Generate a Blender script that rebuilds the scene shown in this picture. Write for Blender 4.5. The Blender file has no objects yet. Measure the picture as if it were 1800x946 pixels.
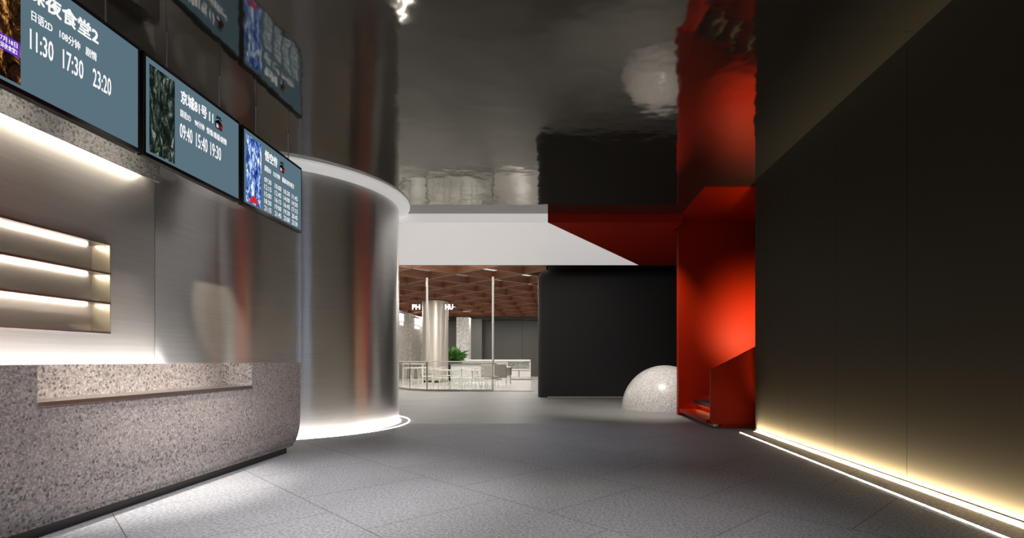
import bpy, bmesh, math, random
from mathutils import Vector, Matrix
random.seed(7)
U = 1.15            # every length below is in camera heights; the camera stands 1.15 m above the floor
C = bpy.context.scene.collection
PI = math.pi

# ------------------------------------------------------------------ materials
def newmat(name):
    m = bpy.data.materials.new(name); m.use_nodes = True
    nt = m.node_tree
    return m, nt, nt.nodes['Principled BSDF']

def simple(name, col, rough=.5, metal=0, emit=None, es=0, spec=.5, coat=0):
    m, nt, b = newmat(name)
    b.inputs['Base Color'].default_value = (*col, 1)
    b.inputs['Roughness'].default_value = rough
    b.inputs['Metallic'].default_value = metal
    b.inputs['Specular IOR Level'].default_value = spec
    b.inputs['Coat Weight'].default_value = coat
    if emit:
        b.inputs['Emission Color'].default_value = (*emit, 1)
        b.inputs['Emission Strength'].default_value = es
    return m

def N(nt, t, **kw):
    n = nt.nodes.new(t)
    for k, v in kw.items(): setattr(n, k, v)
    return n

def ramp(nt, src, stops, interp='LINEAR'):
    r = N(nt, 'ShaderNodeValToRGB'); r.color_ramp.interpolation = interp
    e = r.color_ramp.elements
    while len(e) < len(stops): e.new(.5)
    for i, (p, c) in enumerate(stops):
        e[i].position = p; e[i].color = (*c, 1)
    nt.links.new(src, r.inputs[0])
    return r.outputs[0]

def coords(nt, rot=(0,0,0), scale=(1,1,1), loc=(0,0,0)):
    g = N(nt, 'ShaderNodeNewGeometry'); mp = N(nt, 'ShaderNodeMapping')
    mp.inputs['Rotation'].default_value = rot; mp.inputs['Scale'].default_value = scale
    mp.inputs['Location'].default_value = loc
    nt.links.new(g.outputs['Position'], mp.inputs[0])
    return mp.outputs[0]

def mix(nt, f, a, b, mode='MIX'):
    m = N(nt, 'ShaderNodeMix', data_type='RGBA', blend_type=mode)
    for sock, v in ((m.inputs[0], f), (m.inputs[6], a), (m.inputs[7], b)):
        if isinstance(v, (int, float)): sock.default_value = v
        elif isinstance(v, tuple): sock.default_value = (*v, 1)
        else: nt.links.new(v, sock)
    return m.outputs[2]

def terrazzo(name, base, pebble, scale, rough, light=None, thr=.36, spots=.5):
    m, nt, b = newmat(name); L = nt.links
    co = coords(nt)
    nz = N(nt, 'ShaderNodeTexNoise'); nz.inputs['Scale'].default_value = scale*1.3; nz.inputs['Detail'].default_value = 2
    L.new(co, nz.inputs['Vector'])
    wc = N(nt, 'ShaderNodeMix', data_type='RGBA', blend_type='LINEAR_LIGHT'); wc.inputs[0].default_value = .25/scale
    L.new(co, wc.inputs[6]); L.new(nz.outputs['Color'], wc.inputs[7])
    v = N(nt, 'ShaderNodeTexVoronoi'); v.inputs['Scale'].default_value = scale
    L.new(wc.outputs[2], v.inputs['Vector'])
    mask = ramp(nt, v.outputs['Distance'], [(thr-.04, (1,1,1)), (thr, (0,0,0))])
    rnd = N(nt, 'ShaderNodeSeparateColor'); L.new(v.outputs['Color'], rnd.inputs[0])
    on = ramp(nt, rnd.outputs[0], [(spots, (1,1,1)), (spots+.02, (0,0,0))])
    mm = N(nt, 'ShaderNodeMath', operation='MULTIPLY'); L.new(mask, mm.inputs[0]); L.new(on, mm.inputs[1])
    pc = ramp(nt, rnd.outputs[1], [(0, pebble), (1, tuple((p+q)/2 for p, q in zip(pebble, base)))])
    v2 = N(nt, 'ShaderNodeTexVoronoi'); v2.inputs['Scale'].default_value = scale*2.3
    L.new(wc.outputs[2], v2.inputs['Vector'])
    r2 = N(nt, 'ShaderNodeSeparateColor'); L.new(v2.outputs['Color'], r2.inputs[0])
    bc = ramp(nt, r2.outputs[0], [(0, tuple(x*.72 for x in base)), (.55, base), (1, light or tuple(min(1, x*1.25) for x in base))])
    col = mix(nt, mm.outputs[0], bc, pc)
    L.new(col, b.inputs['Base Color']); b.inputs['Roughness'].default_value = rough
    return m

def floor_mat(name, base, rough, grout=True, contrast=1.0, warm=(1,1,1)):
    m, nt, b = newmat(name); L = nt.links
    co = coords(nt)
    nz = N(nt, 'ShaderNodeTexNoise'); nz.inputs['Scale'].default_value = 45; nz.inputs['Detail'].default_value = 6; nz.inputs['Roughness'].default_value = .75
    L.new(co, nz.inputs['Vector'])
    d = .32*contrast
    col = ramp(nt, nz.outputs[0], [(.36, tuple(x*(1-d) for x in base)), (.5, base), (.66, tuple(x*(1+d) for x in base))])
    v = N(nt, 'ShaderNodeTexVoronoi'); v.inputs['Scale'].default_value = 70; L.new(co, v.inputs['Vector'])
    mk = ramp(nt, v.outputs['Distance'], [(.14, (1,1,1)), (.2, (0,0,0))])
    col = mix(nt, mk, col, tuple(x*.45 for x in base))
    big = N(nt, 'ShaderNodeTexNoise'); big.inputs['Scale'].default_value = .8; big.inputs['Detail'].default_value = 4; L.new(co, big.inputs['Vector'])
    bf = ramp(nt, big.outputs[0], [(.3, (.9,.9,.9)), (.7, (1.08,1.08,1.08))])
    col = mix(nt, 1.0, col, bf, 'MULTIPLY')
    if grout:
        T = 1.44*U
        # rows bounded by lines X + D = 2.03 + 1.44 k ; tiles cut by D - X = 2.16 + .72 k, half bonded
        mp = N(nt, 'ShaderNodeCombineXYZ'); sp = N(nt, 'ShaderNodeSeparateXYZ'); L.new(N(nt, 'ShaderNodeNewGeometry').outputs['Position'], sp.inputs[0])
        a = N(nt, 'ShaderNodeMath', operation='ADD'); L.new(sp.outputs[0], a.inputs[0]); L.new(sp.outputs[1], a.inputs[1])
        s = N(nt, 'ShaderNodeMath', operation='SUBTRACT'); L.new(sp.outputs[1], s.inputs[0]); L.new(sp.outputs[0], s.inputs[1])
        a2 = N(nt, 'ShaderNodeMath', operation='SUBTRACT'); L.new(a.outputs[0], a2.inputs[0]); a2.inputs[1].default_value = (2.03-14.4)*U
        s2 = N(nt, 'ShaderNodeMath', operation='SUBTRACT'); L.new(s.outputs[0], s2.inputs[0]); s2.inputs[1].default_value = (2.16-14.4)*U
        L.new(s2.outputs[0], mp.inputs[0]); L.new(a2.outputs[0], mp.inputs[1])
        br = N(nt, 'ShaderNodeTexBrick'); br.offset = .5
        br.inputs['Scale'].default_value = 1; br.inputs['Brick Width'].default_value = T; br.inputs['Row Height'].default_value = T
        br.inputs['Mortar Size'].default_value = .0045; br.inputs['Mortar Smooth'].default_value = .1
        br.inputs['Color1'].default_value = (1,1,1,1); br.inputs['Color2'].default_value = (.93,.93,.93,1); br.inputs['Mortar'].default_value = (.2,.2,.2,1)
        L.new(mp.outputs[0], br.inputs['Vector'])
        col = mix(nt, 1.0, col, br.outputs['Color'], 'MULTIPLY')
    col = mix(nt, 1.0, col, warm, 'MULTIPLY')
    L.new(col, b.inputs['Base Color']); b.inputs['Roughness'].default_value = rough
    bp = N(nt, 'ShaderNodeBump'); bp.inputs['Strength'].default_value = .15; bp.inputs['Distance'].default_value = .002
    L.new(nz.outputs[0], bp.inputs['Height']); L.new(bp.outputs[0], b.inputs['Normal'])
    return m

def brushed(name, col, rough, aniso=.75, seams=None, metal=1):
    m, nt, b = newmat(name); L = nt.links
    b.inputs['Metallic'].default_value = metal
    co = coords(nt, scale=(1, 1, 60))
    nz = N(nt, 'ShaderNodeTexNoise'); nz.inputs['Scale'].default_value = 1.2; nz.inputs['Detail'].default_value = 3; L.new(co, nz.inputs['Vector'])
    c = ramp(nt, nz.outputs[0], [(.3, tuple(x*.94 for x in col)), (.7, tuple(min(1, x*1.04) for x in col))])
    if seams:
        axis, step, off, w = seams
        sp = N(nt, 'ShaderNodeSeparateXYZ'); L.new(N(nt, 'ShaderNodeNewGeometry').outputs['Position'], sp.inputs[0])
        c = mix(nt, seam_fac(nt, sp.outputs[axis], step, off, w), c, tuple(x*.25 for x in col))
    L.new(c, b.inputs['Base Color'])
    b.inputs['Roughness'].default_value = rough
    b.inputs['Anisotropic'].default_value = aniso
    tg = N(nt, 'ShaderNodeCombineXYZ'); tg.inputs[2].default_value = 1      # roughest along the vertical
    L.new(tg.outputs[0], b.inputs['Tangent'])
    b.inputs['Anisotropic Rotation'].default_value = 0.0
    return m

def seam_fac(nt, sock, step, off, w):
    L = nt.links
    a = N(nt, 'ShaderNodeMath', operation='SUBTRACT'); L.new(sock, a.inputs[0]); a.inputs[1].default_value = off - 50*step
    mo = N(nt, 'ShaderNodeMath', operation='MODULO'); L.new(a.outputs[0], mo.inputs[0]); mo.inputs[1].default_value = step
    p = N(nt, 'ShaderNodeMath', operation='PINGPONG'); L.new(mo.outputs[0], p.inputs[0]); p.inputs[1].default_value = step/2
    lt = N(nt, 'ShaderNodeMath', operation='LESS_THAN'); L.new(p.outputs[0], lt.inputs[0]); lt.inputs[1].default_value = w
    return lt.outputs[0]

def seamed(name, col, rough, metal, seams, bump=None, coat=0, spec=.5, brush=0):
    """panelled sheet: dark joint lines along the given world axes; optional ripple bump"""
    m, nt, b = newmat(name); L = nt.links
    sp = N(nt, 'ShaderNodeSeparateXYZ'); L.new(N(nt, 'ShaderNodeNewGeometry').outputs['Position'], sp.inputs[0])
    f = None
    for axis, step, off, w in seams:
        g = seam_fac(nt, sp.outputs[axis], step, off, w)
        if f is None: f = g
        else:
            mx = N(nt, 'ShaderNodeMath', operation='MAXIMUM'); L.new(f, mx.inputs[0]); L.new(g, mx.inputs[1]); f = mx.outputs[0]
    c = mix(nt, f, col, tuple(x*.08 for x in col))
    L.new(c, b.inputs['Base Color'])
    b.inputs['Roughness'].default_value = rough; b.inputs['Metallic'].default_value = metal
    b.inputs['Coat Weight'].default_value = coat; b.inputs['Specular IOR Level'].default_value = spec
    if brush:
        b.inputs['Anisotropic'].default_value = brush
    if bump:
        sc, st = bump
        nz = N(nt, 'ShaderNodeTexNoise'); nz.inputs['Scale'].default_value = sc; nz.inputs['Detail'].default_value = 2
        L.new(coords(nt), nz.inputs['Vector'])
        bp = N(nt, 'ShaderNodeBump'); bp.inputs['Strength'].default_value = 1; bp.inputs['Distance'].default_value = st
        L.new(nz.outputs[0], bp.inputs['Height']); L.new(bp.outputs[0], b.inputs['Normal'])
    return m

def emis(name, col, s):
    m = bpy.data.materials.new(name); m.use_nodes = True; nt = m.node_tree
    nt.nodes.clear(); o = N(nt, 'ShaderNodeOutputMaterial'); e = N(nt, 'ShaderNodeEmission')
    e.inputs[0].default_value = (*col, 1); e.inputs[1].default_value = s
    nt.links.new(e.outputs[0], o.inputs[0]); return m

def poster_mat(name, scale, stops, stretch=(1,1,1), detail=6):
    m = bpy.data.materials.new(name); m.use_nodes = True; nt = m.node_tree; L = nt.links
    nt.nodes.clear(); o = N(nt, 'ShaderNodeOutputMaterial'); e = N(nt, 'ShaderNodeEmission')
    nz = N(nt, 'ShaderNodeTexNoise'); nz.inputs['Scale'].default_value = scale; nz.inputs['Detail'].default_value = detail; nz.inputs['Roughness'].default_value = .7
    nz.inputs['Distortion'].default_value = .8
    L.new(coords(nt, scale=stretch), nz.inputs['Vector'])
    L.new(ramp(nt, nz.outputs[0], stops), e.inputs[0]); e.inputs[1].default_value = 1
    L.new(e.outputs[0], o.inputs[0]); return m

def wood_mat():
    m, nt, b = newmat('walnut_slats'); L = nt.links
    nz = N(nt, 'ShaderNodeTexNoise'); nz.inputs['Scale'].default_value = 3; nz.inputs['Detail'].default_value = 5
    L.new(coords(nt, scale=(.6,.6,9)), nz.inputs['Vector'])
    L.new(ramp(nt, nz.outputs[0], [(.3, (.095,.031,.013)), (.7, (.20,.072,.03))]), b.inputs['Base Color'])
    b.inputs['Roughness'].default_value = .45
    return m

M = {}
M['floor'] = floor_mat('speckled_stone_tiles', (.33,.34,.37), .6, contrast=1.7)
M['floor_far'] = floor_mat('floor_far_plain', (.30,.295,.28), .5, grout=False, contrast=.5)  # smoother and warmer in tone than the lobby floor
M['floor_court'] = simple('polished_pale_floor', (.62,.60,.57), .2)
M['ceil'] = seamed('dark_mirror_panels', (.022,.020,.016), .06, 0.0,
                   [(1, 1.05*U, 4.2*U, .003), (0, 2.22*U, 1.11*U, .004)], bump=(2.6, .0045))
for n_ in M['ceil'].node_tree.nodes:
    if n_.type == 'BSDF_PRINCIPLED': n_.inputs['IOR'].default_value = 2.6; n_.inputs['Specular Tint'].default_value = (1,.95,.86,1)
M['wall_r'] = seamed('dark_bronze_panels', (.029,.024,.017), .55, .0, [(1, 1.12*U, 4.33*U, .0035)], spec=.05)
M['metal_wall'] = brushed('brushed_steel_wall', (.56,.545,.525), .34, .9, metal=.7, seams=(1, 2.35*U, 5.09*U, .006))
M['metal_cyl'] = brushed('brushed_steel_drum', (.76,.75,.74), .31, .95, metal=.93)
M['metal_col'] = brushed('brushed_steel_column', (.60,.54,.48), .4, .8, metal=.6)
M['counter'] = terrazzo('pink_grey_terrazzo', (.39,.35,.345), (.12,.113,.11), 38, .42, light=(.62,.55,.53), thr=.44, spots=.55)
M['dome'] = terrazzo('white_terrazzo', (.76,.73,.70), (.18,.16,.15), 26, .3, thr=.3, spots=.35)
M['canopy'] = terrazzo('grey_terrazzo', (.42,.40,.37), (.14,.13,.12), 34, .42, thr=.42, spots=.55)
M['rim'] = simple('white_rim_added_glow', (.7,.7,.7), .4, emit=(1,.98,.96), es=.35)  # white paint; the lit look of the rim is put in as emission
M['white'] = simple('white_paint', (.78,.77,.75), .5)
M['soffit'] = simple('white_soffit_emissive', (.6,.59,.58), .6, emit=(1,.955,.93), es=.44)  # white soffit and fascia, kept bright by emission in the material
M['red'] = simple('red_lacquer', (.29,.011,.001), .5, spec=.06)
M['black'] = simple('black_metal', (.012,.012,.012), .35)
M['box'] = simple('charcoal_gloss_panel', (.042,.038,.035), .5, 0, spec=.3)
M['led'] = emis('led_white', (1,.90,.74), 45)
M['led_ring'] = emis('led_ring_light', (1,.94,.86), 80)
M['led_warm'] = emis('led_warm', (1,.88,.72), 22)
M['led_shelf'] = emis('led_shelf', (1,.92,.80), 45)
M['led_stair'] = emis('led_stair', (1,.62,.30), 8)
M['screen'] = emis('screen_blue_grey', (.102,.165,.208), 1)
M['txt'] = emis('screen_white', (1,1,1), .95)
M['txt_black'] = emis('screen_black', (.004,.004,.004), 1)
M['txt_red'] = emis('screen_red', (.7,.02,.02), 1)
M['purple'] = emis('screen_purple', (.12,.03,.45), 1)
M['gold'] = emis('screen_gold', (.9,.65,.25), 1)
M['bezel'] = simple('black_bezel', (.006,.006,.006), .3)
M['steel'] = simple('satin_steel', (.45,.42,.40), .3, 1)
M['beige'] = simple('beige_metal', (.50,.44,.32), .35, .6)
M['shelf_in'] = simple('shelf_lining', (.42,.37,.32), .5)
M['wood'] = wood_mat()
M['stone'] = terrazzo('beige_stone', (.40,.375,.33), (.36,.335,.29), 4, .6, thr=.4, spots=.5)
M['pale_stone'] = terrazzo('pale_stone', (.66,.65,.62), (.6,.59,.56), 6, .6, thr=.4, spots=.5)
M['dark_wall'] = seamed('charcoal_wall_panels', (.085,.085,.075), .5, 0, [(0, 2.6*U, .3*U, .012)])
M['pilaster'] = simple('grey_pilaster', (.12,.12,.105), .5)
M['white_metal'] = simple('white_powder_coat', (.80,.77,.72), .35)
M['fabric'] = simple('greige_upholstery', (.44,.40,.35), .8)
M['fabric_dark'] = simple('taupe_upholstery', (.22,.20,.18), .8)
M['leaf'] = simple('green_leaf', (.05,.19,.03), .4)
M['soil'] = simple('dark_planter', (.03,.03,.028), .6)
M['sky_panel'] = emis('lit_ceiling_above_lattice', (1,.97,.9), .8)
M['sign'] = emis('sign_white', (1,1,1), 3)
M['blue_glow'] = emis('added_blue_glow', (.55,.74,1), 4)  # blue emission of the added panel behind the viewer
mg, nt_, b_ = newmat('clear_glass')
b_.inputs['Transmission Weight'].default_value = 1; b_.inputs['Roughness'].default_value = .02
b_.inputs['Base Color'].default_value = (.93,.96,.95,1); b_.inputs['IOR'].default_value = 1.3
M['glass'] = mg
M['poster_a'] = poster_mat('poster_street_lights', 9, [(.40,(.004,.002,.002)), (.54,(.03,.012,.005)), (.6,(.35,.13,.03)), (.66,(.9,.6,.25)), (.74,(1,.95,.8))], (1,1.6,.8))
M['poster_b'] = poster_mat('poster_dark_building', 10, [(.35,(.003,.004,.004)), (.5,(.012,.018,.014)), (.6,(.07,.10,.08)), (.68,(.5,.55,.5)), (.8,(.02,.02,.02))], (1,2,.8))
M['poster_c'] = poster_mat('poster_blue_sky', 8, [(.34,(.005,.01,.05)), (.43,(.02,.05,.28)), (.5,(.08,.2,.6)), (.55,(.6,.75,.9)), (.62,(1,1,1))], (1,2,.8))

# ------------------------------------------------------------------ geometry helpers (camera-height units)
def link(name, bm, mat, parent=None, smooth=False, bevel=0, seg=2):
    org = parent_world(parent) if parent else Vector((0,0,0))
    for v in bm.verts: v.co = v.co*U - org
    bmesh.ops.recalc_face_normals(bm, faces=bm.faces)
    me = bpy.data.meshes.new(name); bm.to_mesh(me); bm.free()
    me.materials.append(mat)
    if smooth:
        for p in me.polygons: p.use_smooth = True
    o = bpy.data.objects.new(name, me); C.objects.link(o)
    if parent: o.parent = parent
    if bevel:
        md = o.modifiers.new('bevel', 'BEVEL'); md.width = bevel*U; md.segments = seg; md.limit_method = 'ANGLE'
    return o

def parent_world(p):
    v = Vector((0,0,0))
    while p is not None:
        v += p.location; p = p.parent
    return v

def thing(name, label, cat, loc=(0,0,0), group=None):
    o = bpy.data.objects.new(name, None); C.objects.link(o)
    o.location = Vector(loc)*U; o.empty_display_size = .2
    return tag(o, label, cat, group)

def tag(o, label, cat, group=None):
    o['label'] = label; o['category'] = cat
    if group: o['group'] = group
    return o

def struct(o, label=None, cat=None):
    o['kind'] = 'structure'
    if label: o['label'] = label
    if cat: o['category'] = cat
    return o

def box(bm, x0, x1, y0, y1, z0, z1, rot=0, piv=None):
    vs = []
    for z in (z0, z1):
        for x, y in ((x0,y0),(x1,y0),(x1,y1),(x0,y1)):
            if rot:
                px, py = piv or ((x0+x1)/2, (y0+y1)/2)
                dx, dy = x-px, y-py
                x, y = px + dx*math.cos(rot) - dy*math.sin(rot), py + dx*math.sin(rot) + dy*math.cos(rot)
            vs.append(bm.verts.new((x,y,z)))
    for f in ((0,3,2,1),(4,5,6,7),(0,1,5,4),(1,2,6,5),(2,3,7,6),(3,0,4,7)):
        bm.faces.new([vs[i] for i in f])
    return bm

def B(*a, **k): return box(bmesh.new(), *a, **k)

def prism(bm, pts, axis, a, b):
    """extrude a polygon; axis 0: pts are (y,z) along x; 1: (x,z) along y; 2: (x,y) along z"""
    def p3(p, t): return ((t,p[0],p[1]), (p[0],t,p[1]), (p[0],p[1],t))[axis]
    A = [bm.verts.new(p3(p, a)) for p in pts]; Z = [bm.verts.new(p3(p, b)) for p in pts]
    bm.faces.new(A); bm.faces.new(Z[::-1])
    n = len(pts)
    for i in range(n): bm.faces.new((A[i], A[(i+1)%n], Z[(i+1)%n], Z[i]))
    return bm

def tube(bm, p, q, r, n=8, r2=None):
    p, q = Vector(p), Vector(q); d = (q-p).normalized()
    a = d.orthogonal().normalized(); b = d.cross(a); r2 = r if r2 is None else r2
    P = [bm.verts.new(p + a*r*math.cos(2*PI*i/n) + b*r*math.sin(2*PI*i/n)) for i in range(n)]
    Q = [bm.verts.new(q + a*r2*math.cos(2*PI*i/n) + b*r2*math.sin(2*PI*i/n)) for i in range(n)]
    bm.faces.new(P[::-1]); bm.faces.new(Q)
    for i in range(n): bm.faces.new((P[i], P[(i+1)%n], Q[(i+1)%n], Q[i]))
    return bm

def arc_ring(bm, cx, cy, prof, a0, a1, n, closed_prof=True):
    """sweep a profile of (radius, z) about a vertical axis"""
    rows = []
    full = abs(a1-a0) >= 2*PI-1e-6
    for i in range(n + (0 if full else 1)):
        a = a0 + (a1-a0)*i/n
        rows.append([bm.verts.new((cx + r*math.cos(a), cy + r*math.sin(a), z)) for r, z in prof])
    m = len(prof); cnt = len(rows)
    for i in range(cnt if full else cnt-1):
        A, Z = rows[i], rows[(i+1)%cnt]
        for j in range(m if closed_prof else m-1):
            bm.faces.new((A[j], A[(j+1)%m], Z[(j+1)%m], Z[j]))
    if not full and closed_prof:
        bm.faces.new(rows[0][::-1]); bm.faces.new(rows[-1])
    return bm

def text_mesh(s, u0, u1, v0, v1, origin, ux, uy, bold=.0):
    """glyphs fitted into a rectangle of the plane origin + u*ux + v*uy"""
    cu = bpy.data.curves.new('t', 'FONT'); cu.body = s; cu.size = 1; cu.resolution_u = 2
    o = bpy.data.objects.new('t', cu); C.objects.link(o)
    bpy.context.view_layer.update()
    dg = bpy.context.evaluated_depsgraph_get()
    me = bpy.data.meshes.new_from_object(o.evaluated_get(dg))
    bpy.data.objects.remove(o)
    xs = [v.co.x for v in me.vertices]; ys = [v.co.y for v in me.vertices]
    bm = bmesh.new()
    if not xs: return bm
    bm.from_mesh(me)
    x0, x1, y0, y1 = min(xs), max(xs), min(ys), max(ys)
    origin, ux, uy = Vector(origin), Vector(ux), Vector(uy)
    for v in bm.verts:
        fu = (v.co.x-x0)/max(1e-6, x1-x0); fv = (v.co.y-y0)/max(1e-6, y1-y0)
        v.co = origin + ux*(u0+(u1-u0)*fu) + uy*(v0+(v1-v0)*fv)
    bpy.data.meshes.remove(me)
    if bold:
        # heavier strokes: shifted copies of the glyphs, each a hair further out
        src = bm.copy(); nrm = ux.cross(uy).normalized()
        hgt = (v1-v0)*uy.length
        for k, (a, b) in enumerate(((-1,-1),(1,-1),(-1,1),(1,1))):
            tmp = bpy.data.meshes.new('t'); src.to_mesh(tmp)
            n0 = len(bm.verts); bm.from_mesh(tmp); bpy.data.meshes.remove(tmp)
            bm.verts.ensure_lookup_table()
            d = ux.normalized()*a*bold*hgt + uy.normalized()*b*bold*hgt + nrm*.0002*(k+1)
            for v in bm.verts[n0:]: v.co += d
        src.free()
    return bm

def glyph_link(name, bm, mat, parent):
    org = parent_world(parent)
    for v in bm.verts: v.co = v.co*U - org
    me = bpy.data.meshes.new(name); bm.to_mesh(me); bm.free(); me.materials.append(mat)
    o = bpy.data.objects.new(name, me); C.objects.link(o); o.parent = parent
    return o

CZ = 3.576          # mirror ceiling
SZ = 3.42           # soffit
LZ = 3.72           # underside of the wooden lattice

# ------------------------------------------------------------------ room shell
fl = B(-6, 2.75, -5, 8.5, -.1, 0); box(fl, 2.75, 6.5, 7.6, 8.5, -.1, 0); box(fl, 2.75, 6.5, -5, 7.6, -.1, -.04); box(fl, 2.801, 6.5, -5, 7.6, -.04, 0)
struct(link('floor', fl, M['floor']), 'speckled grey stone floor tiles laid diagonally', 'floor')
struct(link('floor', B(-12, 6.5, 8.5, 17.3, -.1, 0), M['floor_far']), 'plain warm grey floor between the lobby and the dining area', 'floor')
struct(link('floor', B(-12, 6.5, 17.3, 36, -.1, 0), M['floor_court']), 'polished pale floor of the dining area', 'floor')
cbm = bmesh.new()
prism(cbm, [(-6,-5),(6.5,-5),(6.5,7.9),(2.16,7.9),(2.16,9.4),(-6,9.4)], 2, CZ, CZ+.1)
struct(link('ceiling', cbm, M['ceil']), 'dark mirror-finished metal ceiling panels', 'ceiling')
# white soffit and its fascia, bright by emission, red soffit beside it (diagonal joint in plan)
sb = bmesh.new()
prism(sb, [(-8,9.4),(-.19,9.4),(2.03,13.6),(-8,13.6)], 2, SZ, CZ+.1)
struct(link('ceiling', sb, M['soffit']), 'white dropped soffit', 'ceiling')
rs = bmesh.new()
prism(rs, [(-.19,9.4),(2.16,9.4),(2.16,9.96),(4.3,9.96),(4.3,13.6),(2.03,13.6)], 2, SZ, CZ+.1)
struct(link('ceiling', rs, M['red']), 'red dropped soffit with a diagonal edge', 'ceiling')
struct(link('ceiling', B(2.16, 6.5, 7.9, 9.9, CZ-.02, CZ+.1), M['red']), 'red ceiling over the stair niche', 'ceiling')

# right wall
struct(link('wall_right', B(2.81, 3.05, -5, 7.67, 0, CZ), M['wall_r']), 'tall dark bronze panel wall', 'wall')
struct(link('baseboard_right', B(2.802, 2.812, -5, 7.67, 0, .022), M['beige']), 'slim pale baseboard', 'baseboard')
# left back wall behind the counter with a shelf opening
bw = bmesh.new()
S0, S1, ZA, ZB = 0.6, 4.56, 1.235, 1.985
box(bw, -4.0, -3.83, -5, S0, 0, CZ); box(bw, -4.0, -3.83, S1, 5.085, 0, CZ); box(bw, -4.0, -3.84, 5.085, 6.03, 0, CZ)
box(bw, -4.0, -3.83, S0, S1, 0, ZA); box(bw, -4.0, -3.83, S0, S1, ZB, CZ)
struct(link('wall_left', bw, M['metal_wall']), 'brushed steel wall behind the counter', 'wall')
# behind the camera: dark wall, and an added glowing panel for the steel to reflect
struct(link('wall_back', B(-6, 6.5, -5.2, -5, 0, CZ), M['box']), 'dark wall behind the viewer', 'wall')
w1 = struct(link('glow_panel_1', B(-2.0, .5, -5.0, -4.97, .4, 2.9), M['blue_glow']), 'bluish glowing panel added behind the viewer', 'glow_panel')
fb = bmesh.new()
for x in (-2.02, -1.2, -.38, .47): box(fb, x, x+.05, -4.97, -4.9, .36, 2.94)
box(fb, -2.02, .52, -4.97, -4.9, .36, .41); box(fb, -2.02, .52, -4.97, -4.9, 2.89, 2.94)
link('glow_panel_frame', fb, M['black'], w1)

# concave sweep joining the flat wall to the drum
fb3 = bmesh.new()
arc_ring(fb3, -2.63, 6.03, [(1.2, 0), (1.2, CZ)], PI, PI - math.atan2(7.007-6.03, -2.63+3.324), 40, closed_prof=False)
for f_ in [fb3.faces.new([fb3.verts.new(p) for p in ((-3.83,5.09,0),(-3.83,6.03,0),(-3.83,6.03,CZ),(-3.83,5.09,CZ))])]: pass
ob = link('wall_left_sweep', fb3, M['metal_cyl'])
for p in ob.data.polygons: p.use_smooth = abs(p.normal.z) < .5
struct(ob, 'curved brushed steel wall sweeping from the flat wall into the drum', 'wall')

w2 = struct(link('glow_panel_2', B(2.795, 2.808, 1.05, 1.95, .1, 2.6), emis('added_side_glow', (.50,.66,1), 1.1)), 'narrow bluish glowing panel added on the right wall beside the viewer', 'glow_panel')  # unseen panel added for a blue streak on the steel
fb4 = bmesh.new()
for y in (1.01, 1.95): box(fb4, 2.77, 2.81, y, y+.04, .06, 2.64)
box(fb4, 2.77, 2.81, 1.01, 1.99, 2.6, 2.64)
link('glow_panel_frame', fb4, M['black'], w2)

# steel drum
DX, DY, DR = -4.336, 8.435, 1.75
db = bmesh.new()
arc_ring(db, DX, DY, [(DR, .005), (DR, CZ)], 0, 2*PI, 160, closed_prof=False)
struct(link('wall_drum', db, M['metal_cyl'], smooth=True), 'round brushed steel drum wall', 'wall')
rb = bmesh.new()
arc_ring(rb, DX, DY, [(DR+.004, CZ-.10), (DR+.13, CZ-.055), (DR+.175, CZ-.03), (DR+.175, CZ-.002), (DR+.004, CZ-.002)], 0, 2*PI, 160)
struct(link('trim_1', rb, M['rim'], smooth=False), 'white flared rim round the top of the steel drum', 'trim')
lb = bmesh.new()
arc_ring(lb, DX, DY, [(DR+.163, .001), (DR+.163, .004), (DR+.173, .004), (DR+.173, .001)], -PI*.62, PI*.5, 120)
tag(link('floor_light', lb, M['led_ring']), 'curved glowing LED line in the floor around the steel drum', 'floor light')
tag(link('floor_light', B(2.517, 2.529, -1.5, 7.45, .001, .004), M['led']), 'long straight glowing LED line in the floor along the dark right wall', 'floor light')

M['led_cove'] = emis('led_cove', (1,.84,.58), 4)
tag(link('cove_light', B(2.757, 2.794, -1.5, 7.58, -.039, -.034), M['led_cove']), 'warm light sunk in the slot at the foot of the dark right wall', 'cove light')
lb = bmesh.new()
arc_ring(lb, DX, DY, [(DR+.02, .001), (DR+.02, .004), (DR+.027, .004), (DR+.027, .001)], -PI*.62, PI*.5, 120)
tag(link('cove_light', lb, emis('led_drum_foot', (1,.94,.88), 90)), 'hair-thin light line at the foot of the steel drum', 'cove light')
# far enclosure
struct(link('wall_left', B(-8.2, -8.0, 26, 31, 0, 3.52), M['stone']), 'beige stone shopfront wall of the dining area', 'wall')
jb = bmesh.new()
for y in (26.0, 28.7, 31.0): box(jb, -8.0, -7.86, y-.12, y+.12, 0, 3.52)
struct(link('trim_2', jb, M['stone']), 'stone pilasters of the shopfront wall', 'trim')
struct(link('wall_left', B(-12.2, -12, 9, 36, 0, 5), M['dark_wall']), 'dark side wall of the dining area', 'wall')
struct(link('wall_front', B(-12, 6.5, 34, 34.2, 0, 5), M['dark_wall']), 'charcoal end wall of the dining area', 'wall')
struct(link('wall_right', B(4.3, 4.5, 9.9, 36, 0, 5), M['dark_wall']), 'dark side wall beyond the stairs', 'wall')
struct(link('wall_front', B(-12, -5.9, 9.4, 9.6, 0, CZ), M['box']), 'dark return wall behind the drum', 'wall')
# black rounded box volume
kb = bmesh.new(); box(kb, -.57, 4.2, 14.5, 18.5, -.35, 3.50)
o = link('wall_front', kb, M['box'], bevel=.28, seg=8)
for p in o.data.polygons: p.use_smooth = True
struct(o, 'charcoal rounded wall block beyond the dome', 'wall')
struct(link('baseboard_front', B(-.3, 3.6, 14.47, 14.5, 0, .03), M['beige']), 'slim baseboard of the charcoal block', 'baseboard')

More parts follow.
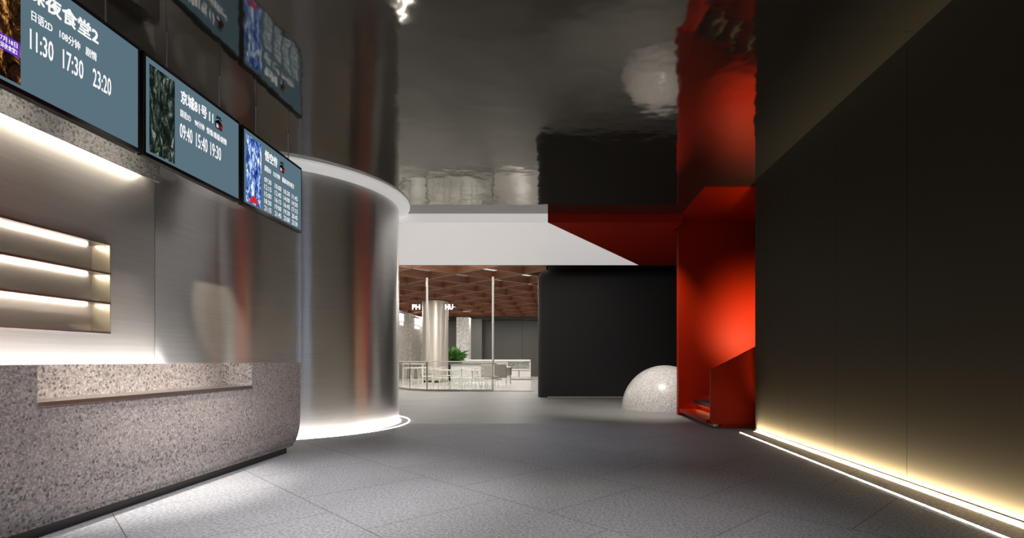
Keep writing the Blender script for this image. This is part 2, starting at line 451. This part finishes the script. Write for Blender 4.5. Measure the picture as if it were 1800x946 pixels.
# wooden lattice ceiling
LX0, LX1, LY0, LY1 = -12, -.35, 13.7, 34
lat = bmesh.new()
def clip_line(s, sgn):
    # points with  y - sgn*x = s  inside the rectangle
    pts = []
    for x in (LX0, LX1):
        y = s + sgn*x
        if LY0 <= y <= LY1: pts.append((x, y))
    for y in (LY0, LY1):
        x = (y-s)*sgn
        if LX0 < x < LX1: pts.append((x, y))
    return sorted(pts)[:2] if len(pts) >= 2 else None
for sgn in (1, -1):
    s = -10.0
    while s < 60:
        p = clip_line(s, sgn)
        if p and len(p) == 2:
            (xa, ya), (xb, yb) = p
            Lh = math.hypot(xb-xa, yb-ya)/2
            if Lh > .2:
                cx, cy = (xa+xb)/2, (ya+yb)/2
                box(lat, cx-Lh, cx+Lh, cy-.035, cy+.035, LZ, LZ+.27, rot=math.atan2(yb-ya, xb-xa))
        s += 2.15
struct(link('ceiling', lat, M['wood']), 'brown wooden diamond lattice ceiling', 'ceiling')
struct(link('ceiling', B(LX0, LX1, LY0, LY1, LZ+.36, LZ+.42), M['sky_panel']), 'bright ceiling above the wooden lattice', 'ceiling')
struct(link('ceiling', B(LX1, 4.3, 13.7, 34, LZ+.1, LZ+.2), M['box']), 'dark ceiling above the charcoal block', 'ceiling')
struct(link('trim_3', B(-12, 4.3, 33.4, 34, 3.55, 3.72), M['black']), 'black bulkhead over the end wall', 'trim')
struct(link('trim_4', B(LX0, 4.3, 13.6, 13.7, SZ, LZ+.9), M['box']), 'dark rear edge of the soffit', 'trim')
struct(link('wall_pilaster', B(-5.5, -4.72, 32.9, 34, 0, 3.55), M['pilaster']), 'dark grey pilaster on the end wall', 'wall')

# ------------------------------------------------------------------ stair niche
struct(link('wall_niche', B(2.19, 6.5, 9.8, 9.95, 0, CZ), M['red']), 'red wall of the stair niche', 'wall')
struct(link('wall_niche', B(6.3, 6.5, 7.6, 9.8, 0, CZ), M['red']), 'end wall of the stair niche', 'wall')
struct(link('wall_niche', B(3.05, 6.5, 7.5, 7.67, 0, CZ), M['red']), 'near side wall of the stair niche', 'wall')
st = thing('staircase', 'red staircase platform with dark glowing treads and a slanting red parapet, in the red niche', 'staircase', (2.2, 8, 0))
link('platform', B(2.2, 6.28, 8.0, 9.79, .06, .12), M['red'], st, bevel=.006)
link('plinth', B(2.34, 6.28, 8.12, 9.79, 0, .06), M['beige'], st)
par = bmesh.new()
prism(par, [(2.25,.06),(4.4,.06),(4.4,1.98),(2.25,.855)], 1, 7.93, 8.0)
link('parapet', par, M['red'], st, bevel=.004)
link('parapet_base', B(2.42, 3.3, 7.99, 8.1, 0, .055), M['red'], st)
for k in range(11):
    x = 2.47 + .30*k; z = .22 + .145*k
    t = link('tread', B(x, x+.34, 8.06, 9.78, z, z+.075), M['black'], st, bevel=.006)
    link('light_strip', B(x+.05, x+.07, 8.1, 9.75, z-.014, z-.002), M['led_stair'], t)
    link('riser', B(x+.09, x+.11, 8.06, 9.78, z-.145 if k else .12, z), M['red'], st)

# ------------------------------------------------------------------ reception counter
ct = thing('reception_counter', 'long pink-grey terrazzo reception counter with a notched glowing recess, left foreground', 'counter', (-3.1, 3, 0))
FX = -2.82
def face_prof(top):
    # (x, z) outline: straight face, then tucks under near the floor
    pr = [(-3.42, .07), (-2.90, .07)]
    for i in range(9):
        a = i/8*PI/2
        pr.append((-2.90 + .08*math.sin(a), .10 + .36*(1-math.cos(a))))
    pr += [(FX, top), (-3.42, top)]
    return pr
NOT0, NOT1, NZ = 2.90, 4.93, .745
cb = bmesh.new()
prism(cb, face_prof(.975), 1, -.5, NOT0); prism(cb, face_prof(.975), 1, NOT1, 5.86)
prism(cb, face_prof(NZ), 1, NOT0, NOT1)
box(cb, -3.42, -3.10, NOT0, NOT1, NZ, .975)
link('counter_body', cb, M['counter'], ct)
link('transaction_ledge', B(-3.10, FX+.006, NOT0, NOT1, NZ, NZ+.028), M['steel'], ct, bevel=.003)
link('toe_kick', B(-3.38, -2.94, -.5, 5.80, 0, .07), M['black'], ct)

# ------------------------------------------------------------------ canopy above
cn = thing('wall_canopy', 'grey terrazzo bulkhead with a glowing underside above the shelves, behind the screens', 'canopy', (-3.76, 3, 2.65))
fb2 = B(-3.828, -3.70, -2, 4.98, 2.72, 3.02); box(fb2, -3.72, -3.70, -2, 4.98, 2.65, 2.72)
link('fascia', fb2, M['canopy'], cn)
link('light_strip', B(-3.80, -3.76, -2, 4.95, 2.708, 2.718), M['led_warm'], cn)

# ------------------------------------------------------------------ shelves
sh = thing('display_shelf', 'three empty steel shelves lit from above, recessed in the wall behind the counter', 'shelf', (-3.9, 2.6, ZA))
link('back_panel', B(-3.975, -3.96, S0, S1, ZA, ZB), M['shelf_in'], sh)
for k in range(4):
    z = ZA + (ZB-ZA)*k/3
    sbm = B(-3.965, -3.805, S0, S1, z-.008, z+.008)
    link('shelf_board', sbm, M['steel'], sh)
    if k:
        link('light_strip', B(-3.957, -3.949, S0+.02, S1-.06, z-.014, z-.009), M['led_shelf'], sh)
link('end_panel', B(-3.965, -3.805, S1-.012, S1, ZA, ZB), M['beige'], sh)
link('end_panel', B(-3.965, -3.805, S0, S0+.012, ZA, ZB), M['beige'], sh)

# ------------------------------------------------------------------ screens
SX, SW, Z0, Z1 = -3.05, 1.165, 2.53, 3.265
def screen(y0, label, poster, title, tu, line2, times, icon, group='hanging showtime screens'):
    t = thing('showtime_screen', label, 'screen', (SX, y0+SW/2, Z0), group)
    link('bezel', B(SX-.05, SX, y0-.012, y0+SW+.012, Z0-.018, Z1+.018), M['bezel'], t, bevel=.003)
    d = link('display', B(SX, SX+.002, y0+.012, y0+SW-.012, Z0+.012, Z1-.012), M['screen'], t)
    H = Z1-Z0
    org = (SX+.0035, y0, Z0); ux = (0, SW, 0); uy = (0, 0, H)
    pb = B(SX+.002, SX+.003, y0+.035*SW, y0+.262*SW, Z0+.04*H, Z0+.93*H)
    ps = link('poster', pb, M[poster], d)
    glyph_link('title_lettering', text_mesh(title, tu[0], tu[1], .755, .895, org, ux, uy, bold=.028), M['txt'], d)
    for s, u0, u1, b in line2:
        glyph_link('detail_lettering', text_mesh(s, u0, u1, .60, .675, org, ux, uy, bold=.018), M['txt'], d)
    for s, u0, u1, v0, v1 in times:
        glyph_link('showtime_lettering', text_mesh(s, u0, u1, v0, v1, org, ux, uy, bold=.010), M['txt'], d)
    if icon:
        u = icon
        def quad(name, pts, mat):
            b = bmesh.new(); vs = [b.verts.new((SX+.004, y0+SW*(u+p[0]), Z0+H*p[1])) for p in pts]
            b.faces.new(vs); link(name, b, mat, d)
        quad('icon', [(-.005,.735),(.07,.735),(.08,.81),(.035,.86),(-.012,.81)], M['txt_black'])
        quad('icon', [(.004,.75),(.03,.75),(.032,.80),(.004,.80)], M['txt'])
        quad('icon', [(.036,.745),(.066,.75),(.072,.80),(.038,.80)], M['txt_red'])
        quad('icon', [(.0,.85),(.06,.885),(.058,.90),(.0,.868)], M['txt_black'])
        quad('icon', [(.07,.85),(.008,.885),(.01,.90),(.07,.868)], M['txt_black'])
    for f in (.22, .78):
        cbm = tube(bmesh.new(), (SX-.025, y0+SW*f, Z1+.015), (SX-.025, y0+SW*f, CZ), .006)
        link('suspension_rod', cbm, M['steel'], t)
    return t, d, org, ux, uy
T3 = lambda a, b, c: [(a,.31,.435,.365,.525), (b,.475,.60,.365,.525), (c,.635,.76,.365,.525)]
t1, d1, og, ux, uy = screen(2.733, 'hanging screen showing 11:30 17:30 23:20, nearest and leftmost of the three', 'poster_a', '深夜食堂2', (.30,.70),
       [('日语2D',.315,.425,0), ('108分钟',.465,.585,0), ('剧情',.62,.69,0)], [('11:30',.308,.43,.365,.525),('17:30',.484,.605,.365,.525),('23:20',.666,.788,.365,.525)], None)
b = bmesh.new(); box(b, SX+.003, SX+.0036, 2.733+.155*SW, 2.733+.258*SW, Z0+.24*.735, Z0+.36*.735)
link('poster_tag', b, M['purple'], d1)
glyph_link('tag_lettering', text_mesh('7月18日', .165, .245, .305, .345, (SX+.0045, 2.733, Z0), ux, uy, bold=.01), M['txt'], d1)
glyph_link('tag_lettering', text_mesh('深夜食堂2', .165, .245, .255, .295, (SX+.0045, 2.733, Z0), ux, uy, bold=.01), M['txt'], d1)
screen(3.954, 'hanging screen showing 09:40 15:40 19:30, middle one with a dark green poster', 'poster_b', '京城81号 I I', (.32,.665),
       [('国语3D',.315,.42,0), ('98分钟',.46,.565,0), ('惊悚/悬疑/剧情',.59,.83,0)], T3('09:40','15:40','19:30'), .70)
grid = [('09:30','10:00','10:30','11:45'),('12:15','12:45','14:00','14:30'),('15:00','16:15','16:45','17:15'),
        ('18:30','19:00','19:30','20:45'),('21:15','21:45','23:00','23:30')]
tm = []
for r, row in enumerate(grid):
    for c, s in enumerate(row):
        u = (.31,.485,.645,.80)[c]; v = .475-.1*r
        tm.append((s, u, u+.115, v-.035, v+.035))
t3, d3, og, ux, uy = screen(5.192, 'hanging screen with a grid of twenty showtimes and a blue poster, farthest of the three', 'poster_c', '悟空传', (.32,.53),
       [('国语3D',.315,.42,0), ('123分钟',.46,.575,0), ('喜剧/动作/奇幻',.615,.84,0)], tm, .58)
b = bmesh.new(); prism(b, [(5.192+.08*SW, Z0+.06*.735),(5.192+.22*SW, Z0+.06*.735),(5.192+.18*SW, Z0+.13*.735),(5.192+.13*SW, Z0+.16*.735)], 0, SX+.003, SX+.0036)
link('poster_accent', b, M['txt_red'], d3, )

# ------------------------------------------------------------------ dome
dm = bmesh.new()
n, mrows = 96, 32; R = .90; dx, dy = 2.23, 11.25
prof = [(R*math.cos(PI/2*i/mrows), R*math.sin(PI/2*i/mrows)) for i in range(mrows)]
arc_ring(dm, dx, dy, prof, 0, 2*PI, n, closed_prof=False)
top = dm.verts.new((dx, dy, R))
last = [v for v in dm.verts if abs(v.co.z - prof[-1][1]) < 1e-6]
last.sort(key=lambda v: math.atan2(v.co.y-dy, v.co.x-dx))
for i in range(len(last)): dm.faces.new((last[i], last[(i+1)%len(last)], top))
tag(link('stone_dome', dm, M['dome'], smooth=True), 'white speckled terrazzo half sphere on the floor beside the red niche', 'dome')

# ------------------------------------------------------------------ dining area
col = thing('round_column', 'round brushed steel column with glowing letters near its top, in the dining area', 'column', (-5.7, 24.8, 0))
cbm = bmesh.new(); arc_ring(cbm, -5.7, 24.8, [(.59, .03), (.59, LZ)], 0, 2*PI, 64, closed_prof=False)
link('shaft', cbm, M['metal_col'], col, smooth=True)
cbm = bmesh.new(); arc_ring(cbm, -5.7, 24.8, [(.55, 0), (.62, 0), (.62, .09), (.55, .09)], 0, 2*PI, 48)
link('base_ring', cbm, M['black'], col)
for s, u in (('PH', -.98), ('HU', .52)):
    glyph_link('sign_lettering', text_mesh(s, 0, .34, 0, .22, (-5.7+u+.05, 24.3, 3.32), (1,0,0), (0,0,1), bold=.04), M['sign'], col)
    link('sign_bracket', B(-5.7+u+.0, -5.7+u+.5, 24.32, 24.34, 3.42, 3.44), M['steel'], col)
for y, big, small in ((26.9, '粥', '12号'), (29.7, '川菜', '餐饮店')):
    sg = thing('shop_sign', {26.9:'glowing white sign lettering on the stone wall, nearer one', 29.7:'glowing white sign lettering on the stone wall, farther one nearer the column'}[y], 'sign', (-7.98, y, 2.9), 'shop signs on the stone wall')
    w = .42*len(big)+.25
    link('sign_bracket', B(-7.995, -7.96, y-.15, y+w+.15, 3.42, 3.45), M['black'], sg)
    glyph_link('sign_lettering', text_mesh(big, 0, w, .28, .66, (-7.955, y, 2.72), (0,1,0), (0,0,1), bold=.03), M['sign'], sg)
    glyph_link('sign_lettering', text_mesh(small, 0, w*.9, .06, .22, (-7.955, y, 2.72), (0,1,0), (0,0,1), bold=.02), M['sign'], sg)
tag(link('square_pillar', B(-5.72, -5.02, 30, 30.7, 0, 3.42), M['pale_stone'], bevel=.01), 'pale square stone pillar behind the potted plant', 'pillar')

# low white partition with shelves
lp = thing('low_partition', 'white low partition cabinet with open shelf at its right end, at the back of the dining area', 'partition', (-3.6, 28, 0))
link('body', B(-5.85, -2.65, 28, 28.5, .12, .96), M['white'], lp, bevel=.01)
link('top_board', B(-5.88, -1.46, 27.9, 28.55, .96, 1.05), M['white'], lp, bevel=.01)
link('end_board', B(-1.52, -1.46, 27.95, 28.5, .05, .96), M['white'], lp)
link('shelf_board', B(-2.65, -1.5, 27.95, 28.5, .50, .56), M['white'], lp)
link('shelf_board', B(-2.65, -1.5, 27.95, 28.5, .06, .12), M['white'], lp)
for x in (-2.62, -2.05): link('drawer_front', B(x, x+.53, 27.98, 28.0, .14, .48), M['white_metal'], lp)
link('back_board', B(-2.65, -1.5, 28.4, 28.5, .56, .96), M['pale_stone'], lp)

# plant
pl = thing('potted_plant', 'leafy green plant in a dark planter beside the steel column', 'plant', (-5.2, 26.4, 0))
link('planter', B(-5.62, -4.8, 26.2, 26.7, 0, .92), M['soil'], pl, bevel=.01)
pb = bmesh.new()
for i in range(170):
    a = random.uniform(0, 2*PI); el = random.uniform(.15, 1.35); ln = random.uniform(.35, .85)
    base = Vector((-5.2 + random.uniform(-.25,.25), 26.45 + random.uniform(-.12,.12), .92 + random.uniform(0,.3)))
    d = Vector((math.cos(a)*math.cos(el), math.sin(a)*math.cos(el), math.sin(el)))
    sd = d.cross(Vector((0,0,1))).normalized()*random.uniform(.03,.06)
    mid = base + d*ln*.55; tip = base + d*ln + Vector((0,0,-.22*ln))
    p = [pb.verts.new(x) for x in (base, mid+sd, tip, mid-sd)]
    pb.faces.new((p[0], p[1], p[2])); pb.faces.new((p[0], p[2], p[3]))
link('foliage', pb, M['leaf'], pl)

# glass balustrade
bal = thing('glass_balustrade', 'curved glass balustrade with white handrail and two tall white poles', 'balustrade', (-4, 17.6, 0))
path = [(-5.9,19.6),(-5.45,18.7),(-5.0,18.05),(-4.32,17.6),(-3.2,17.4),(-2.13,17.4)]
for i in range(len(path)-1):
    (xa,ya),(xb,yb) = path[i], path[i+1]
    L_ = math.hypot(xb-xa, yb-ya)/2; cx, cy = (xa+xb)/2, (ya+yb)/2; r = math.atan2(yb-ya, xb-xa)
    link('glass_panel', B(cx-L_+.01, cx+L_-.01, cy-.008, cy+.008, .06, .95, rot=r), M['glass'], bal)
hb = bmesh.new(); cbb = bmesh.new()
for i in range(len(path)-1):
    (xa,ya),(xb,yb) = path[i], path[i+1]
    L_ = math.hypot(xb-xa, yb-ya)/2; cx, cy = (xa+xb)/2, (ya+yb)/2; r = math.atan2(yb-ya, xb-xa)
    box(hb, cx-L_-.02, cx+L_+.02, cy-.03, cy+.03, .95, .985, rot=r)
    box(cbb, cx-L_-.02, cx+L_+.02, cy-.04, cy+.04, 0, .06, rot=r)
link('handrail', hb, M['white_metal'], bal)
link('base_channel', cbb, M['steel'], bal)
for x, y in ((-4.32,17.62), (-2.13,17.42)):
    link('tall_pole', tube(bmesh.new(), (x,y,.95), (x,y,LZ), .036, 12), M['white_metal'], bal)
    link('clamp_post', B(x-.015, x+.015, y-.02, y+.02, 0, .95), M['steel'], bal)
link('curb', B(-2.1, -.8, 17.32, 17.42, 0, .025), M['steel'], bal)

# chairs, stools, tables
def wire_chair(loc, label, rz, group):
    t = thing('dining_chair', label, 'chair', (0,0,0), group)
    s = .20
    bm = B(-s, s, -s, s, .385, .41); link('seat', bm, M['white_metal'], t, bevel=.01)
    for sx in (-1, 1):
        for sy in (-1, 1):
            link('leg', tube(bmesh.new(), (sx*.17, sy*.17, .39), (sx*.22, sy*.21, 0), .011, 6), M['white_metal'], t)
    bm = bmesh.new()
    for sx in (-1, 1): tube(bm, (sx*.19, .19, .39), (sx*.17, .25, .74), .011, 6)
    tube(bm, (-.17, .25, .74), (.17, .25, .74), .011, 6)
    tube(bm, (-.18, .22, .56), (.18, .22, .56), .009, 6)
    link('backrest', bm, M['white_metal'], t)
    for sy in (-1, 1): link('stretcher', tube(bmesh.new(), (-.2,sy*.2,.14), (.2,sy*.2,.14), .008, 6), M['white_metal'], t)
    t.location = Vector(loc)*U; t.rotation_euler.z = rz
    return t
def padded_chair(loc, label, rz, group, mat):
    t = thing('upholstered_chair', label, 'chair', (0,0,0), group)
    link('seat', B(-.24, .24, -.24, .24, .33, .44), M[mat], t, bevel=.03)
    link('backrest', B(-.24, .24, .17, .25, .40, .86), M[mat], t, bevel=.03)
    for sx in (-1, 1):
        for sy in (-1, 1):
            link('leg', tube(bmesh.new(), (sx*.2, sy*.2, .34), (sx*.23, sy*.23, 0), .014, 6), M['white_metal'], t)
    t.location = Vector(loc)*U; t.rotation_euler.z = rz
    return t
def stool(loc, label, group):
    t = thing('bar_stool', label, 'stool', (0,0,0), group)
    bm = bmesh.new(); arc_ring(bm, 0, 0, [(.001,.66),(.19,.67),(.21,.70),(.19,.72),(.001,.71)], 0, 2*PI, 24, closed_prof=False)
    link('seat', bm, M['white_metal'], t, smooth=True)
    for a in range(4):
        c, s = math.cos(PI/4+a*PI/2), math.sin(PI/4+a*PI/2)
        link('leg', tube(bmesh.new(), (c*.13, s*.13, .67), (c*.24, s*.24, 0), .013, 6), M['white_metal'], t)
    bm = bmesh.new(); arc_ring(bm, 0, 0, [(.205,.2),(.22,.2),(.22,.215),(.205,.215)], 0, 2*PI, 16)
    link('footrest', bm, M['white_metal'], t)
    t.location = Vector(loc)*U
    return t
def table(loc, label, group, r=.36, h=.66):
    t = thing('cafe_table', label, 'table', (0,0,0), group)
    bm = bmesh.new(); arc_ring(bm, 0, 0, [(.001,h-.03),(r,h-.03),(r,h),(.001,h)], 0, 2*PI, 32, closed_prof=False)
    link('tabletop', bm, M['white_metal'], t)
    for a in range(4):
        c, s = math.cos(PI/4+a*PI/2), math.sin(PI/4+a*PI/2)
        link('leg', tube(bmesh.new(), (c*.1, s*.1, h-.03), (c*.26, s*.26, 0), .014, 6), M['white_metal'], t)
    t.location = Vector(loc)*U
    return t
def copytree(o, loc, rz, label):
    r = o.copy(); C.objects.link(r); r.location = Vector(loc)*U; r.rotation_euler.z = rz; r['label'] = label
    for ch in o.children:
        c = ch.copy(); C.objects.link(c); c.parent = r
    return r
def at(px, D): return ((px-982)*D/943, D, 0)
G = 'white chairs at the café tables'
chairs = [(752,20.6,.3,'white metal frame chair before the steel column, leftmost chair'),
          (776,18.6,2.9,'white metal frame chair close behind the glass, left of the plant'),
          (786,21.5,.9,'white metal frame chair at the round table below the plant'),
          (802,18.7,3.3,'white metal frame chair close behind the glass, below the plant'),
          (808,20.6,-.6,'white metal frame chair beyond the table below the square pillar'),
          (824,18.5,3.0,'white metal frame chair close behind the glass, below the square pillar'),
          (846,21.8,1.2,'white metal frame chair left of the beige padded chair'),
          (850,18.2,2.7,'white metal frame chair close behind the glass, nearest the right pole')]
proto = None
for px, D, rz, lb in chairs:
    if proto is None: proto = wire_chair(at(px,D), lb, rz, G)
    else: copytree(proto, at(px,D), rz, lb)
pc = padded_chair(at(861,19.4), 'pale beige padded chair at the foot of the right pole', 2.8, 'padded chairs in the dining area', 'fabric')
pd = padded_chair(at(880,21.0), 'taupe padded chair just right of the right pole', 3.2, 'padded chairs in the dining area', 'fabric_dark')
sp = None
for px, D, lb in ((718,22.6,'white bar stool, leftmost at the far left of the dining area'), (731,22.3,'white bar stool, middle one left of the left pole'), (744,22.7,'white bar stool right beside the left pole')):
    if sp is None: sp = stool(at(px,D), lb, 'white bar stools left of the column')
    else: copytree(sp, at(px,D), 0, lb)
tp = None
for px, D, lb in ((768,22.3,'round white café table before the steel column'), (788,19.9,'round white café table below the plant'), (815,22.2,'round white café table below the square pillar'), (835,19.8,'round white café table left of the beige padded chair')):
    if tp is None: tp = table(at(px,D), lb, 'round white café tables')
    else: copytree(tp, at(px,D), 0, lb)
bt = thing('bar_table', 'long narrow white bar table behind the bar stools', 'table', at(727, 23.4))
link('tabletop', B(at(706,23.4)[0], at(746,23.4)[0], 23.25, 23.55, .84, .88), M['white_metal'], bt)
for px in (709, 743): link('leg', B(at(px,23.4)[0]-.02, at(px,23.4)[0]+.02, 23.3, 23.5, 0, .84), M['white_metal'], bt)
sb_ = thing('dining_table', 'dark-topped dining table with white side panels right of the padded chairs', 'table', at(892, 23.5))
link('tabletop', B(at(880,23.5)[0], at(899,23.5)[0], 23.2, 23.9, .70, .74), M['white_metal'], sb_)
link('apron', B(at(882,23.5)[0], at(898,23.5)[0], 23.25, 23.85, .36, .70), M['fabric_dark'], sb_)
link('base_panel', B(at(883,23.5)[0], at(897,23.5)[0], 23.3, 23.8, 0, .36), M['white'], sb_)
lt = thing('long_table', 'long dark-topped bench table in front of the white partition', 'table', at(825, 25.5))
link('tabletop', B(at(790,25.5)[0], at(872,25.5)[0], 25.3, 25.8, .82, .87), M['fabric_dark'], lt)
link('base_panel', B(at(793,25.5)[0], at(870,25.5)[0], 25.4, 25.7, 0, .82), M['white'], lt)

# ------------------------------------------------------------------ lights
def area(name, loc, rot, sx, sy, power, col, spread=PI):
    l = bpy.data.lights.new(name, 'AREA'); l.shape = 'RECTANGLE'; l.size = sx*U; l.size_y = sy*U
    l.energy = power; l.color = col; l.spread = spread
    o = bpy.data.objects.new(name, l); C.objects.link(o); o.location = Vector(loc)*U; o.rotation_euler = rot
    return o
def spot(name, loc, target, power, col, angle, blend=.5, r=.05):
    l = bpy.data.lights.new(name, 'SPOT'); l.energy = power; l.color = col; l.spot_size = math.radians(angle)
    l.spot_blend = blend; l.shadow_soft_size = r
    o = bpy.data.objects.new(name, l); C.objects.link(o); o.location = Vector(loc)*U
    o.rotation_euler = (Vector(target)-Vector(loc)).to_track_quat('-Z', 'Y').to_euler()
    return o
WARM = (1, .88, .70); COOL = (.80,.88,1)
# lobby spots
spot('spot_light', (-1.4, 3.3, 3.5), (-1.9, 4.0, 0), 520, (1,.97,.95), 60, .9)
spot('spot_light', (-.3, 2.2, 3.5), (-.1, 3.0, 0), 400, (1,.93,.86), 62, 1)
spot('spot_light', (-.9, 1.9, 3.5), (-2.82, 3.2, 0), 260, (1,.92,.88), 60, .9)
spot('spot_light', (-.9, 4.4, 3.5), (-2.82, 5.0, .2), 230, (1,.92,.88), 52, .9)
spot('spot_light', (-.2, 6.2, 3.5), (-.2, 6.9, 0), 90, (.70,.80,1), 80, 1)
spot('spot_light', (1.35, 9.0, 3.5), (1.8, 10.9, 0), 520, (1,.95,.88), 75, 1, .05)
# canopy, notch and steel wall behind the counter
for y_ in (.9, 1.75, 2.6, 3.45, 4.3):
    spot('spot_light', (-3.13, y_, 2.70), (-3.70, y_+.05, 2.76), 13, (1,.94,.86), 92, .9, .02)  # unseen lamps added behind the screens to brighten the canopy
spot('spot_light', (-2.55, 3.4, 3.5), (-3.1, 3.9, .9), 1400, (1,.92,.80), 42, .9)
for y_ in (5.15, 5.5, 5.85, 6.2):
    spot('spot_light', (-3.13, y_, 2.98), (-3.83, y_+.08, 3.02), 22, (1,.93,.82), 44, .35, .02)  # unseen lamps added behind the screens to light a band of steel
spot('spot_light', (-1.9, 5.0, 3.5), (-3.83, 6.0, 1.5), 1500, (1,.84,.62), 17, .6, .03)  # added lamp; its pool stands in for a warm reflection in the steel
spot('spot_light', (-2.0, 4.6, 3.5), (-3.83, 4.75, 1.3), 260, (1,.90,.74), 18, 1, .03)
area('added_rail_fill', (-4, 15.2, LZ-.1), (math.radians(55), 0, 0), 5, .3, 90, (1,.95,.9))  # unseen area light added to brighten the handrail and poles
area('worktop_light', (-3.45, 3.2, .93), (0, math.radians(100), 0), .06, 5.0, 26, (1,.95,.92))
area('slot_light', (2.765, 3.05, -.02), (0, math.radians(180+30), 0), .02, 9.1, 460, (1,.84,.56), math.radians(88))
# red niche glow
spot('spot_light', (3.65, 8.4, 1.35), (3.6, 9.8, 1.6), 420, (1,.84,.45), 84, 1, .05)
# dining area
for x in (-8, -5, -2):
    for y in (18.5, 22.5, 26.5, 30.5):
        area('dining_fill', (x, y, LZ-.03), (0,0,0), .6, .6, 85, (1,.95,.88))  # added under the lattice to brighten the furniture

W = bpy.data.worlds.new('world'); bpy.context.scene.world = W; W.use_nodes = True
W.node_tree.nodes['Background'].inputs[0].default_value = (.5,.6,.8,1); W.node_tree.nodes['Background'].inputs[1].default_value = .05

# ------------------------------------------------------------------ camera
cam = bpy.data.cameras.new('camera'); co = bpy.data.objects.new('camera', cam); C.objects.link(co)
co.location = (0, 0, 1*U); co.rotation_euler = (PI/2, 0, 0)
cam.sensor_width = 36; cam.lens = 943/1800*36
cam.shift_x = -82/1800; cam.shift_y = 161/1800; cam.clip_end = 200
sc = bpy.context.scene; sc.camera = co
sc.view_settings.view_transform = 'Standard'; sc.view_settings.look = 'None'
sc.view_settings.exposure = 0; sc.view_settings.gamma = 1; sc.view_settings.use_curve_mapping = False
